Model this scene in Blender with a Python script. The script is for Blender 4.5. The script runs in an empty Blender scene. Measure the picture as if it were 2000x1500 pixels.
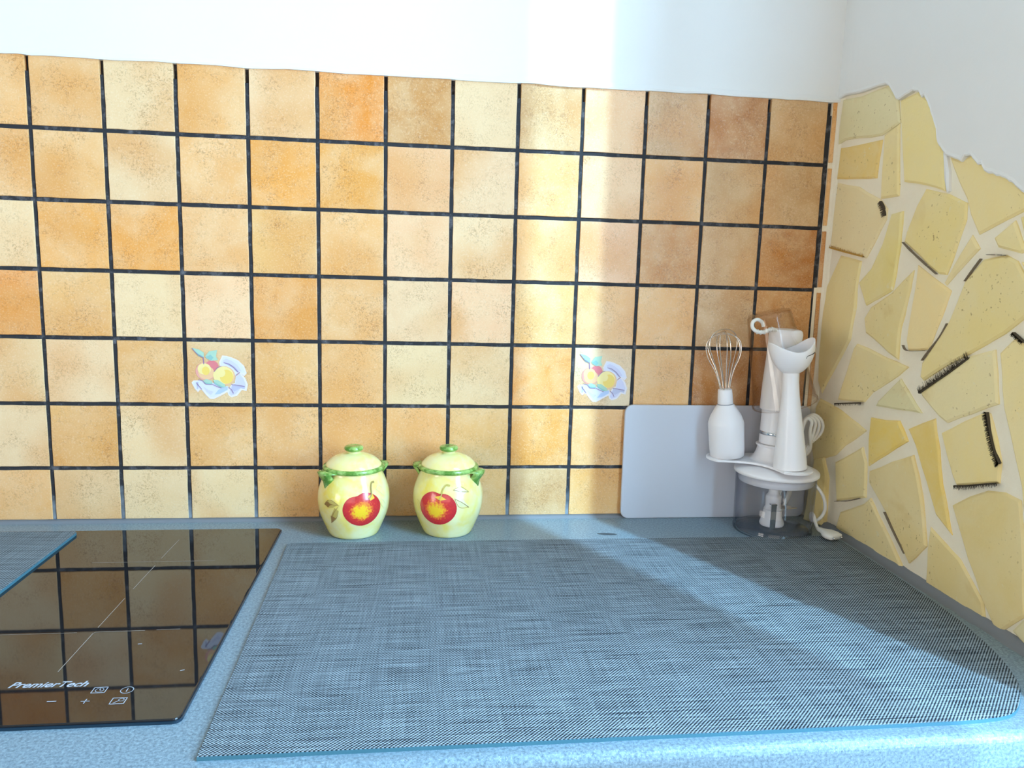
import bpy, bmesh, math, random
from mathutils import Vector, Matrix, noise
random.seed(7)
C = bpy.context.scene.collection
sc = bpy.context.scene
PI = math.pi

# ------------------------------------------------------------------ camera, sky, lights, exposure
CT = 0.90                       # height of the worktop surface
cam_d = bpy.data.cameras.new('camera'); cam = bpy.data.objects.new('camera', cam_d); C.objects.link(cam)
cam_d.sensor_width = 36.0; cam_d.lens = 1480.0 / 2000.0 * 36.0; cam_d.clip_start = 0.02
Rc = Matrix.Rotation(-0.12203355, 3, 'Z') @ Matrix.Rotation(-0.14844519, 3, 'X') @ Matrix.Rotation(-0.02885224, 3, 'Y')
rx, fy, uz = Rc.col[0], Rc.col[1], Rc.col[2]
M = Matrix((( rx.x, uz.x, -fy.x, 0.58022761), (rx.y, uz.y, -fy.y, -1.24841554), (rx.z, uz.z, -fy.z, 1.32115329), (0, 0, 0, 1)))
cam.matrix_world = M
sc.camera = cam

w = bpy.data.worlds.new('daylight'); sc.world = w; w.use_nodes = True
bg = w.node_tree.nodes['Background']; bg.inputs['Color'].default_value = (0.75, 0.87, 1.0, 1); bg.inputs['Strength'].default_value = 0.4

def area(name, loc, rot, sx, sy, power, col):
    d = bpy.data.lights.new(name, 'AREA'); d.shape = 'RECTANGLE'; d.size = sx; d.size_y = sy; d.energy = power; d.color = col
    o = bpy.data.objects.new(name, d); C.objects.link(o); o.location = loc; o.rotation_euler = rot
    return o
# the sun slants in through the narrow side window, the rest is daylight from that window and from the wide window behind the camera, plus an added fill from the left
sd = bpy.data.lights.new('sun', 'SUN'); sd.energy = 9.0; sd.angle = math.radians(1.0); sd.color = (0.40, 0.73, 1.0)
sun = bpy.data.objects.new('sun', sd); C.objects.link(sun); sun.location = (2.6, -3.2, 2.2)
el = math.radians(41); az = math.radians(28.6)
sdir = Vector((-math.sin(az) * math.cos(el), math.cos(az) * math.cos(el), -math.sin(el)))
sun.rotation_euler = sdir.to_track_quat('-Z', 'Y').to_euler()
area('side_window_daylight', (1.50, -1.005, 1.95), (0, math.radians(90), 0), 2.06, 0.53, 178, (0.41, 0.71, 1.0))
area('rear_window_daylight', (-0.1, -3.62, 1.20), (math.radians(90), 0, 0), 2.2, 1.3, 33, (1.0, 0.86, 0.74))
area('left_fill', (-1.80, -2.1, 1.10), (0, math.radians(-90), 0), 1.0, 1.2, 52, (1.0, 0.92, 0.82))  # added fill from the unseen left side, brightens the stone wall
sc.view_settings.view_transform = 'Standard'; sc.view_settings.look = 'None'
sc.view_settings.gamma = 1.0; sc.view_settings.use_curve_mapping = False
sc.view_settings.exposure = -0.76
sc.cycles.transparent_max_bounces = 40      # the clear bowl and beaker are several walls deep

# ------------------------------------------------------------------ helpers
def mesh(name, verts, faces, mat=None, parent=None, smooth=False, mats=None, fm=None):
    me = bpy.data.meshes.new(name); me.from_pydata([tuple(v) for v in verts], [], faces); me.validate()
    for m in (mats or ([mat] if mat else [])): me.materials.append(m)
    if fm: me.polygons.foreach_set('material_index', fm)
    if smooth: me.polygons.foreach_set('use_smooth', [True] * len(me.polygons))
    me.update()
    o = bpy.data.objects.new(name, me); C.objects.link(o)
    if parent: o.parent = parent
    return o
def fixn(o):
    bm = bmesh.new(); bm.from_mesh(o.data); bmesh.ops.recalc_face_normals(bm, faces=bm.faces); bm.to_mesh(o.data); bm.free(); return o
def empty(name, loc=(0, 0, 0)):
    o = bpy.data.objects.new(name, None); C.objects.link(o); o.location = loc; o.empty_display_size = .05; return o
def tag(o, label=None, cat=None, group=None, kind=None):
    if label: o['label'] = label
    if cat: o['category'] = cat
    if group: o['group'] = group
    if kind: o['kind'] = kind
    return o
class MB:                                        # collects simple shapes into one mesh
    def __init__(s): s.v = []; s.f = []
    def add(s, v, f):
        n = len(s.v); s.v += [tuple(p) for p in v]; s.f += [tuple(i + n for i in q) for q in f]; return s
    def box(s, a, b):
        (x0, y0, z0), (x1, y1, z1) = a, b
        return s.add([(x0,y0,z0),(x1,y0,z0),(x1,y1,z0),(x0,y1,z0),(x0,y0,z1),(x1,y0,z1),(x1,y1,z1),(x0,y1,z1)],
                     [(0,3,2,1),(4,5,6,7),(0,1,5,4),(1,2,6,5),(2,3,7,6),(3,0,4,7)])
    def tube(s, pts, r, n=8, closed=False):
        v, f = tube_geo(pts, r, n, closed); return s.add(v, f)
    def ribbon(s, pts, w, z):                    # flat line lying at height z
        for a, b in zip(pts[:-1], pts[1:]):
            a = Vector(a); b = Vector(b); d = (b - a).normalized() * w / 2; nn = Vector((-d.y, d.x))
            q = [a - d*.5 - nn, b + d*.5 - nn, b + d*.5 + nn, a - d*.5 + nn]
            s.add([(p.x, p.y, z) for p in q], [(0, 1, 2, 3)])
        return s
    def build(s, name, mat=None, parent=None, smooth=False): return mesh(name, s.v, s.f, mat, parent, smooth)
def catmull(P, k=6, closed=False):
    P = [Vector(p) for p in P]; n = len(P); out = []
    rng = range(n) if closed else range(n - 1)
    for i in rng:
        g = (lambda j: P[j % n]) if closed else (lambda j: P[max(0, min(n - 1, j))])
        a, b, c, d = g(i-1), g(i), g(i+1), g(i+2)
        for t in range(k):
            t /= k
            out.append(.5 * ((2*b) + (c-a)*t + (2*a-5*b+4*c-d)*t*t + (3*b-3*c+d-a)*t**3))
    if not closed: out.append(P[-1])
    return out
def tube_geo(pts, r, n=8, closed=False):
    pts = [Vector(p) for p in pts]; m = len(pts); v = []; f = []; up = None
    for i, p in enumerate(pts):
        if closed: t = pts[(i+1) % m] - pts[i-1]
        else: t = pts[min(m-1, i+1)] - pts[max(0, i-1)]
        t.normalize()
        if up is None: up = t.orthogonal().normalized()
        up = (up - t * up.dot(t)).normalized(); sd = t.cross(up)
        rr = r[i] if isinstance(r, (list, tuple)) else r
        for j in range(n):
            a = 2*PI*j/n; v.append(p + up * (math.cos(a)*rr) + sd * (math.sin(a)*rr))
    for i in range(m if closed else m - 1):
        i2 = (i + 1) % m
        for j in range(n): f.append((i*n+j, i*n+(j+1) % n, i2*n+(j+1) % n, i2*n+j))
    if not closed:
        f.append(tuple(range(n-1, -1, -1))); f.append(tuple(range((m-1)*n, m*n)))
    return v, f
def lathe(prof, n=48, cx=0, cy=0, cap=True):     # prof: (r, z) from bottom to top
    v = []; f = []
    for r, z in prof:
        for j in range(n):
            a = 2*PI*j/n; v.append((cx + r*math.cos(a), cy + r*math.sin(a), z))
    for i in range(len(prof)-1):
        for j in range(n): f.append((i*n+j, i*n+(j+1) % n, (i+1)*n+(j+1) % n, (i+1)*n+j))
    if cap:
        f.append(tuple(range(n-1, -1, -1))); k = (len(prof)-1)*n; f.append(tuple(range(k, k+n)))
    return v, f
def smooth_prof(P, k=5): return [(max(.0002, p.x), p.y) for p in catmull([(r, z, 0) for r, z in P], k)]
def rrect(x0, y0, x1, y1, r, k=6):               # rounded rectangle, counter-clockwise
    rs = r if isinstance(r, (list, tuple)) else [r]*4
    out = []
    for (cx, cy, a0, rr) in ((x1-rs[0], y0+rs[0], -90, rs[0]), (x1-rs[1], y1-rs[1], 0, rs[1]), (x0+rs[2], y1-rs[2], 90, rs[2]), (x0+rs[3], y0+rs[3], 180, rs[3])):
        for i in range(k+1):
            a = math.radians(a0 + 90*i/k); out.append((cx + rr*math.cos(a), cy + rr*math.sin(a)))
    return out
def prism(poly, z0, z1, bev=0.0):                # poly in x,y counter-clockwise; optional top bevel
    n = len(poly); v = [(x, y, z0) for x, y in poly]; f = [tuple(range(n-1, -1, -1))]
    rings = [(0, z1)] if not bev else [(0, z1-bev), (bev*.35, z1-bev*.3), (bev, z1)]
    for ins, z in rings:
        b = len(v)
        q = inset(poly, ins) if ins else poly
        v += [(x, y, z) for x, y in q]
        for i in range(n): f.append((b-n+i, b-n+(i+1) % n, b+(i+1) % n, b+i))
    f.append(tuple(range(len(v)-n, len(v)))); return v, f
def inset(poly, d):
    n = len(poly); out = []
    for i in range(n):
        p0, p, p1 = Vector(poly[i-1][:2]), Vector(poly[i][:2]), Vector(poly[(i+1) % n][:2])
        e0 = (p - p0); e1 = (p1 - p)
        if e0.length < 1e-7 or e1.length < 1e-7: out.append(tuple(p)); continue
        n0 = Vector((-e0.y, e0.x)).normalized(); n1 = Vector((-e1.y, e1.x)).normalized()
        m = n0 + n1
        if m.length < 1e-6: m = n0
        m.normalize(); c = max(.35, m.dot(n0)); out.append(tuple(p + m * (d / c)))
    return out
def area2(poly): return sum(poly[i-1][0]*poly[i][1] - poly[i][0]*poly[i-1][1] for i in range(len(poly)))

# ------------------------------------------------------------------ materials
class NT:
    def __init__(s, name):
        s.m = bpy.data.materials.new(name); s.m.use_nodes = True; s.t = s.m.node_tree; s.b = s.t.nodes['Principled BSDF']; s.out = s.t.nodes['Material Output']
    def n(s, typ, **k):
        x = s.t.nodes.new(typ)
        for a, b in k.items(): setattr(x, a, b)
        return x
    def l(s, a, b): s.t.links.new(a, b)
    def math(s, op, a, b=None):
        x = s.n('ShaderNodeMath', operation=op)
        for i, q in enumerate((a, b)):
            if q is None: continue
            if isinstance(q, (int, float)): x.inputs[i].default_value = q
            else: s.l(q, x.inputs[i])
        return x.outputs[0]
    def mix(s, fac, a, b, bt='MIX'):
        x = s.n('ShaderNodeMix', data_type='RGBA', blend_type=bt)
        for i, q in ((0, fac), (6, a), (7, b)):
            if isinstance(q, (int, float)): x.inputs[i].default_value = q
            elif isinstance(q, tuple): x.inputs[i].default_value = q if len(q) == 4 else q + (1,)
            else: s.l(q, x.inputs[i])
        return x.outputs[2]
    def coord(s, kind='Object'): return s.n('ShaderNodeTexCoord').outputs[kind]
    def mapped(s, scale=(1,1,1), loc=(0,0,0), rot=(0,0,0), src=None):
        x = s.n('ShaderNodeMapping'); x.inputs['Scale'].default_value = scale; x.inputs['Location'].default_value = loc; x.inputs['Rotation'].default_value = rot
        s.l(src if src is not None else s.coord(), x.inputs['Vector']); return x.outputs[0]
    def noise(s, vec, scale, detail=3, rough=.55, dist=0):
        x = s.n('ShaderNodeTexNoise'); x.inputs['Scale'].default_value = scale; x.inputs['Detail'].default_value = detail; x.inputs['Roughness'].default_value = rough
        x.inputs['Distortion'].default_value = dist
        s.l(vec, x.inputs['Vector']); return x.outputs['Fac']
    def ramp(s, fac, stops):
        x = s.n('ShaderNodeValToRGB'); e = x.color_ramp.elements
        while len(e) < len(stops): e.new(.5)
        for i, (p, c) in enumerate(stops):
            e[i].position = p; e[i].color = (c, c, c, 1) if isinstance(c, (int, float)) else (tuple(c) + (1,))[:4]
        s.l(fac, x.inputs[0]); return x.outputs[0]
    def bump(s, h, strength=.3, dist=.001):
        x = s.n('ShaderNodeBump'); x.inputs['Strength'].default_value = strength; x.inputs['Distance'].default_value = dist
        s.l(h, x.inputs['Height']); s.l(x.outputs[0], s.b.inputs['Normal'])
    def col(s, c):
        if isinstance(c, tuple): s.b.inputs['Base Color'].default_value = c if len(c) == 4 else c + (1,)
        else: s.l(c, s.b.inputs['Base Color'])
        return s
    def set(s, **k):
        for a, b in k.items(): s.b.inputs[a.replace('_', ' ')].default_value = b
        return s
def plain(name, c, rough=.5, metal=0, **k):
    t = NT(name); t.col(c).set(Roughness=rough, Metallic=metal)
    for a, b in k.items(): t.b.inputs[a.replace('_', ' ')].default_value = b
    return t.m
def hashvec(t):                                  # object coordinates shifted by each piece's own random number
    oi = t.n('ShaderNodeObjectInfo'); cx = t.n('ShaderNodeCombineXYZ')
    for i in range(3): t.l(t.math('MULTIPLY', oi.outputs['Random'], (37., 91., 53.)[i]), cx.inputs[i])
    a = t.n('ShaderNodeVectorMath', operation='ADD'); t.l(t.coord(), a.inputs[0]); t.l(cx.outputs[0], a.inputs[1])
    return a.outputs[0], oi

def m_tile():
    t = NT('glazed_tile'); vec, oi = hashvec(t); base = oi.outputs['Color']
    big = t.ramp(t.noise(vec, 17, 3, .6, .4), [(.36, 0.), (.68, 1.)])
    edge = t.noise(vec, 8, 1)
    c = t.mix(t.math('MULTIPLY', big, .80), base, t.mix(.50, base, (.88, .66, .40)))
    c = t.mix(t.math('MULTIPLY', t.ramp(edge, [(.46, 0.), (.70, 1.)]), .60), c, (.70, .29, .055))
    vein = t.ramp(t.noise(vec, 210, 4, .7, 1.8), [(.38, 1.), (.50, 0.)])
    mask = t.ramp(t.noise(vec, 26, 2), [(.40, .05), (.70, .6)])
    c = t.mix(t.math('MULTIPLY', vein, mask), c, t.mix(1.0, c, (.42, .29, .18), 'MULTIPLY'))
    spk = t.ramp(t.noise(vec, 420, 2, .6), [(.54, 0.), (.70, .22)])
    c = t.mix(spk, c, (.92, .78, .58))
    t.col(c).set(Roughness=.36); t.b.inputs['Specular IOR Level'].default_value = .5
    h = t.math('ADD', t.math('MULTIPLY', t.noise(vec, 160, 4, .65, 1.2), .5), t.noise(vec, 30, 2))
    t.bump(h, .22, .0015); return t.m
def m_grout():
    t = NT('dark_grout'); v = t.coord()
    n = t.ramp(t.noise(v, 60, 5, .7), [(.52, 0.), (.75, 1.)])
    c = t.mix(n, (.018, .020, .026), (.16, .16, .18))
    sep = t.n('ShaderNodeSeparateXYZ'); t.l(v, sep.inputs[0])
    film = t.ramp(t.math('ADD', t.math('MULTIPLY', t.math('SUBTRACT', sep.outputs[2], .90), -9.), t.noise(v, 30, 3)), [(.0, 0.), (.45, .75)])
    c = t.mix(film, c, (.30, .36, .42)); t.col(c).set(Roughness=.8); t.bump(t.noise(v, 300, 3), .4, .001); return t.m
def m_plaster():
    t = NT('white_plaster'); v = t.coord(); t.col(t.mix(t.noise(v, 4, 3), (.80, .81, .80), (.86, .87, .87))).set(Roughness=.7)
    t.bump(t.math('ADD', t.noise(v, 35, 3), t.math('MULTIPLY', t.noise(v, 220, 2), .3)), .12, .002); return t.m
def m_mortar():
    t = NT('pale_mortar'); v = t.coord(); n = t.noise(v, 45, 5, .7)
    t.col(t.mix(n, (.90, .81, .63), (.95, .89, .73))).set(Roughness=.9); t.bump(t.noise(v, 260, 4, .7), .5, .0015); return t.m
def m_stone():
    t = NT('yellow_stone'); vec, oi = hashvec(t); base = oi.outputs['Color']
    n = t.ramp(t.noise(vec, 11, 5, .65, .5), [(.36, 0.), (.68, 1.)])
    c = t.mix(n, base, t.mix(.45, base, (.88, .78, .50)))
    ru = t.ramp(t.noise(vec, 7, 4, .6, 1.), [(.60, 0.), (.74, .4)])
    c = t.mix(ru, c, (.66, .44, .13))
    pit = t.ramp(t.noise(vec, 190, 2, .5), [(.66, 0.), (.72, .65)]); pm = t.ramp(t.noise(vec, 9, 2), [(.50, 0.), (.62, 1.)])
    c = t.mix(t.math('MULTIPLY', pit, pm), c, (.30, .19, .06))
    li = t.ramp(t.noise(vec, 60, 3, .6), [(.66, 0.), (.76, .55)]); c = t.mix(li, c, (.88, .82, .62))
    t.col(c).set(Roughness=.75); t.bump(t.math('ADD', t.noise(vec, 30, 5, .6), t.math('MULTIPLY', t.noise(vec, 240, 3), .3)), .35, .003); return t.m
def m_worktop():
    t = NT('grey_speckled_laminate'); v = t.coord()
    n = t.ramp(t.noise(v, 340, 3, .7), [(.34, 0.), (.66, 1.)])
    c = t.mix(n, (.10, .155, .195), (.29, .40, .47)); c = t.mix(t.ramp(t.noise(v, 700, 2), [(.63, 0.), (.70, .5)]), c, (.70, .76, .80))
    c = t.mix(t.math('MULTIPLY', t.noise(v, 9, 3), .35), c, (.20, .25, .29))
    t.col(c).set(Roughness=.34); t.b.inputs['Specular IOR Level'].default_value = .3; t.bump(t.noise(v, 420, 3), .10, .0006); return t.m
def m_weave():
    t = NT('woven_vinyl'); v = t.coord(); sep = t.n('ShaderNodeSeparateXYZ'); t.l(v, sep.inputs[0])
    x, y = sep.outputs[0], sep.outputs[1]
    P = 2*PI/.0038
    tw = t.math('SINE', t.math('MULTIPLY', t.math('SUBTRACT', x, y), P))            # the twill's diagonal ribs
    ck = t.math('SINE', t.math('MULTIPLY', t.math('ADD', x, t.math('MULTIPLY', y, 1.0)), P))
    s = t.math('ADD', t.math('MULTIPLY', tw, .70), t.math('MULTIPLY', ck, .30))
    st = t.noise(t.mapped((14, 520, 1)), 1.0, 2, .5)                                # every weft thread has its own tone
    st2 = t.noise(t.mapped((340, 12, 1)), 1.0, 2, .5)
    lvl = t.math('ADD', t.math('MULTIPLY', t.math('SUBTRACT', st, .5), 2.9), t.math('MULTIPLY', t.math('SUBTRACT', st2, .5), 1.0))
    a = t.math('ADD', t.math('MULTIPLY', s, 1.45), lvl)
    f = t.ramp(t.math('ADD', t.math('MULTIPLY', a, .34), .5), [(.16, 0.), (.98, 1.)])
    sk = t.ramp(t.noise(t.mapped((8, 330, 1), (3.3, 1.7, 0)), 1.0, 2, .4), [(.64, 0.), (.72, .8)])
    c = t.mix(f, (.006, .009, .014), (.38, .45, .50))
    t.col(t.mix(sk, c, (.006, .009, .015))).set(Roughness=.8); t.b.inputs['Specular IOR Level'].default_value = .12
    t.bump(s, .35, .0007); return t.m
def m_jar():
    t = NT('yellow_glazed_earthenware'); v = t.coord()
    n = t.ramp(t.noise(v, 16, 3, .55, .5), [(.35, 0.), (.62, 1.)])
    c = t.mix(n, (.92, .74, .12), (.92, .88, .48)); c = t.mix(t.math('MULTIPLY', t.ramp(t.noise(v, 110, 3), [(.5, 0.), (.7, 1.)]), .35), c, (.88, .84, .56))
    t.col(c).set(Roughness=.22, Coat_Weight=.6, Coat_Roughness=.06); return t.m
def m_green():
    t = NT('green_glaze'); v = t.coord(); n = t.ramp(t.noise(v, 90, 3), [(.40, 0.), (.62, 1.)])
    t.col(t.mix(n, (.10, .27, .03), (.36, .58, .16))).set(Roughness=.25, Coat_Weight=.5); return t.m
def m_apple():
    t = NT('painted_apple'); a = t.n('ShaderNodeAttribute', attribute_name='rad'); v = t.coord()
    f = t.math('ADD', a.outputs['Fac'], t.math('MULTIPLY', t.math('SUBTRACT', t.noise(v, 330, 2), .5), .75))
    t.col(t.ramp(f, [(.28, (.95, .60, .02)), (.47, (.90, .22, .03)), (.62, (.70, .035, .03)), (1., (.56, .02, .03))])).set(Roughness=.25, Coat_Weight=.6, Coat_Roughness=.06); return t.m
def m_clear(name, tint, edge, rough=.05, gl=.9):
    t = NT(name); t.t.nodes.remove(t.b)
    lw = t.n('ShaderNodeLayerWeight'); lw.inputs['Blend'].default_value = .35
    tr = t.n('ShaderNodeBsdfTransparent'); t.l(t.mix(t.ramp(lw.outputs['Facing'], [(.25, 0.), (.95, 1.)]), tint, edge), tr.inputs['Color'])
    g = t.n('ShaderNodeBsdfGlossy'); g.inputs['Roughness'].default_value = rough; g.inputs['Color'].default_value = (gl, gl, gl, 1)
    l2 = t.n('ShaderNodeLayerWeight'); l2.inputs['Blend'].default_value = .5
    fr = t.math('ADD', t.math('MULTIPLY', t.math('POWER', l2.outputs['Facing'], 4.5), .55), .025)
    mx = t.n('ShaderNodeMixShader'); t.l(fr, mx.inputs[0]); t.l(tr.outputs[0], mx.inputs[1]); t.l(g.outputs[0], mx.inputs[2]); t.l(mx.outputs[0], t.out.inputs[0]); return t.m

TILE, GROUT, PLASTER, MORTAR, STONE = m_tile(), m_grout(), m_plaster(), m_mortar(), m_stone()
WORKTOP, WEAVE, JAR, GREEN, APPLE = m_worktop(), m_weave(), m_jar(), m_green(), m_apple()
WHITE = plain('white_plastic', (.90, .89, .92), .28)
WHITE_CORD = plain('white_cord', (.88, .88, .85), .45)
CHROME = plain('chrome', (.75, .77, .80), .12, 1)
STEEL = plain('steel_wire', (.78, .72, .66), .2, 1)
JOINT = plain('joint_shadow_line', (.22, .18, .13), .9)
DARK = plain('dark_gap', (.03, .03, .035), .6)
CRACK = plain('dark_crack', (.07, .055, .035), .9)
RUST = plain('rusty_edge', (.52, .30, .06), .9)
BOARD = plain('pale_grey_plastic', (.60, .62, .69), .45)
TEAL = plain('teal_mat_edge', (.05, .16, .21), .6)
SEAL = plain('grey_sealant', (.20, .22, .25), .5)
HOB = plain('black_ceramic_glass', (.010, .010, .012), .03, IOR=1.75)
HOBEDGE = plain('hob_edge', (.012, .03, .05), .15)
PRINT = plain('white_print', (.46, .50, .58), .5)
PRINT_FAINT = plain('faint_print', (.42, .36, .32), .5)
PARTWHITE = plain('white_lacquer', (.82, .82, .82), .35)
ROOM = plain('beige_paint', (.42, .37, .31), .8)
FLOORM = plain('floor_laminate', (.42, .34, .26), .5)
BOWL = m_clear('clear_plastic_bowl', (.97, .975, .985), (.64, .67, .74), .06)
BEAKER = m_clear('clear_plastic_beaker', (.980, .972, .965), (.84, .77, .70), .06)

# ------------------------------------------------------------------ room shell
P = 0.1045; ZT = 1.6165                          # tile pitch; height of the tile border line
def xs(y):                                       # face of the stone wall; it eases back into the corner
    t = min(1, max(0, -y/.15)); return 1.270 + .013*t*t*(3-2*t)
YF, YR = -0.74, -1.27                            # side window, inner near edge and outer far edge
def S(name, mb, mat): return tag(mb.build(name, mat), kind='structure')
S('floor', MB().box((-1.75, -3.7, -.1), (1.45, .15, 0)), FLOORM)
S('ceiling', MB().box((-1.75, -3.7, 3.1), (1.45, .15, 3.2)), ROOM)
S('wall_left', MB().box((-1.75, -3.7, 0), (-1.6, -2.7, 3.1)).box((-1.75, -1.5, 0), (-1.6, .15, 3.1)).box((-1.75, -2.7, 0), (-1.6, -1.5, .60)).box((-1.75, -2.7, 1.60), (-1.6, -1.5, 3.1)), ROOM)  # opening made up to let the added left fill in
S('wall_rear', MB().box((-1.6, -3.7, 0), (1.30, -3.55, .55)).box((-1.6, -3.7, 1.85), (1.30, -3.55, 3.1)).box((-1.6, -3.7, .55), (-1.2, -3.55, 1.85)).box((1.0, -3.7, .55), (1.30, -3.55, 1.85)), ROOM)
wall_back = S('wall_back', MB().box((-1.6, .0085, 0), (1.45, .15, 3.1)), PLASTER)
XB = 1.296
wall_right = S('wall_right', MB().box((XB, YF, 0), (XB+.15, .0085, 3.1)).box((XB, -3.7, 0), (XB+.15, YR, 3.1)).box((XB, YR, 0), (XB+.15, YF, .90)).box((XB, YR, 3.00), (XB+.15, YF, 3.1)), PLASTER)
# upper painted plaster of the back wall, its lip slightly wavy over the tile tops
v = []; f = []; n = 150
for i in range(n+1):
    x = -1.6 + (1.2715+1.6)*i/n
    zb = ZT - .0024 + .0024*noise.noise((x*14, 3, 1)) + .0012*noise.noise((x*60, 9, 1)) - .004*(1 if i == 0 else 0)
    v += [(x, .0085, zb), (x, -.0030, zb), (x, -.0036, zb+.003), (x, -.0012, zb+.010), (x, -.0010, 3.1), (x, .0085, 3.1)]
for i in range(n):
    for j in range(6): f.append((i*6+j, i*6+(j+1) % 6, i*6+6+(j+1) % 6, i*6+6+j))
f += [tuple(range(5, -1, -1)), tuple(range(n*6, n*6+6))]
fixn(mesh('plaster', v, f, PLASTER, wall_back))
# dark grout: thin slab between the tiles, open gaps along the top
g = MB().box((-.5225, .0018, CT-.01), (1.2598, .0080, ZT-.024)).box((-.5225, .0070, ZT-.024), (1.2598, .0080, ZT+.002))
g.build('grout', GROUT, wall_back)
# the light grout around the thin cut tiles in the corner
cg = MB()
v = []; f = []
zz = [CT + (ZT + .004 - CT)*i/60 for i in range(61)]
for z in zz:
    j1 = .0016*noise.noise((z*40, 1, 7)); j2 = .0014*noise.noise((z*30, 5, 2))
    v += [(1.2680+j1*.6, .008, z), (1.2680+j1*.6, .0004, z), (1.2700+j1*.4, -.0014, z), (1.2712+j2, -.006, z), (1.2735+j2, -.012, z), (1.2900, -.012, z)]
for i in range(60):
    for j in range(5): f.append((i*6+j, i*6+j+1, i*6+7+j, i*6+6+j))
fixn(mesh('corner_grout', v, f, MORTAR, wall_back, True))

cl = MB().box((1.2598, .0024, CT), (1.2690, .0080, ZT)); cl.box((1.2548, .0012, CT), (1.2602, .0024, ZT-3*P+.004)); cl.build('light_grout', MORTAR, wall_back)
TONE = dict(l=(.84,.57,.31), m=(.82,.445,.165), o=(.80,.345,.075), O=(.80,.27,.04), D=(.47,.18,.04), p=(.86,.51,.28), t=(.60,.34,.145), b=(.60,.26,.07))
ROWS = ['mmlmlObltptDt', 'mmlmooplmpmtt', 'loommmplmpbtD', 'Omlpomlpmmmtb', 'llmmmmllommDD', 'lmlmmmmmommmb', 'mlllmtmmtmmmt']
def tile_outline(x0, x1, z0, z1, seed, top=False):
    rnd = random.Random(seed); pts = []
    def side(a, b, amp):
        for k in range(6):
            t = k/6; q = rnd.uniform(-amp, amp) if k else 0
            px, pz = a[0]+(b[0]-a[0])*t, a[1]+(b[1]-a[1])*t
            pts.append((px + (q if a[0] == b[0] else 0), pz + (q if a[1] == b[1] else 0)))
    side((x0, z0), (x1, z0), .0004); side((x1, z0), (x1, z1), .0004); side((x1, z1), (x0, z1), .0016 if top else .0004); side((x0, z1), (x0, z0), .0004)
    return pts
cache = {}
def add_tile(name, xc, zc, wd, ht, tone, seed, top=False, jit=True, mat=TILE):
    key = (round(wd, 4), round(ht, 4), seed % 5, top)
    if key not in cache:
        pv, pf = prism(tile_outline(-wd/2, wd/2, -ht/2, ht/2, seed, top), 0, .0080, .0009)
        me = bpy.data.meshes.new('tile'); me.from_pydata([(x, -z, y) for x, y, z in pv], [], pf); me.materials.append(mat); me.update(); cache[key] = me
    o = bpy.data.objects.new(name, cache[key]); C.objects.link(o); o.parent = wall_back
    r = random.Random(seed*7+1)
    o.location = (xc, .0080, zc)
    if jit: o.rotation_euler = (r.uniform(-.003, .003), r.uniform(-.003, .003), r.uniform(-.003, .003))
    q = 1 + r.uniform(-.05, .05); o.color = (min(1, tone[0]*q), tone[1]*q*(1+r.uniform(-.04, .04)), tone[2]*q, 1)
    return o
GW = .0060
motif_at = []
for row in range(7):
    z1 = ZT - P*row - (GW/2 if row else .0005); z0 = ZT - P*(row+1) + GW/2
    if row == 6: z0 = CT + .0045
    for c in range(-4, 13):
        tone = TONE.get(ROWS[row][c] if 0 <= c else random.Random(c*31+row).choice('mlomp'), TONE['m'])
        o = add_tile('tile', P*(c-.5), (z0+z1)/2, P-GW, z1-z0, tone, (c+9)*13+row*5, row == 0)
        if row == 4 and c in (3, 9): motif_at.append(o)
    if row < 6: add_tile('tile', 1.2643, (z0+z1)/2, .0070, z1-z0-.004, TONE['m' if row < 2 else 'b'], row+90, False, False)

# painted fruit on two of the tiles: flat print in thin layers
MOTC = dict(cloth=(.62,.60,.76), cloth2=(.70,.70,.82), cloth3=(.50,.50,.66), hem=(.78,.72,.76), pink=(.80,.36,.30), red=(.74,.20,.22), yel=(.88,.62,.14), yel2=(.90,.72,.30), peach=(.86,.52,.28), leaf=(.40,.60,.46), leaf2=(.26,.50,.46), line=(.30,.18,.34), blue=(.45,.55,.76))
MOTM = {k: plain('print_'+{'yel':'yellow','yel2':'light_yellow','cloth2':'pale_cloth','cloth3':'shaded_cloth','leaf2':'dark_leaf'}.get(k, k), c, .4) for k, c in MOTC.items()}
MK = list(MOTM)
def ell(cx, cy, a, b, n=20, rot=0): return [(cx + a*math.cos(2*PI*i/n)*math.cos(rot) - b*math.sin(2*PI*i/n)*math.sin(rot), cy + a*math.cos(2*PI*i/n)*math.sin(rot) + b*math.sin(2*PI*i/n)*math.cos(rot)) for i in range(n)]
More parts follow.
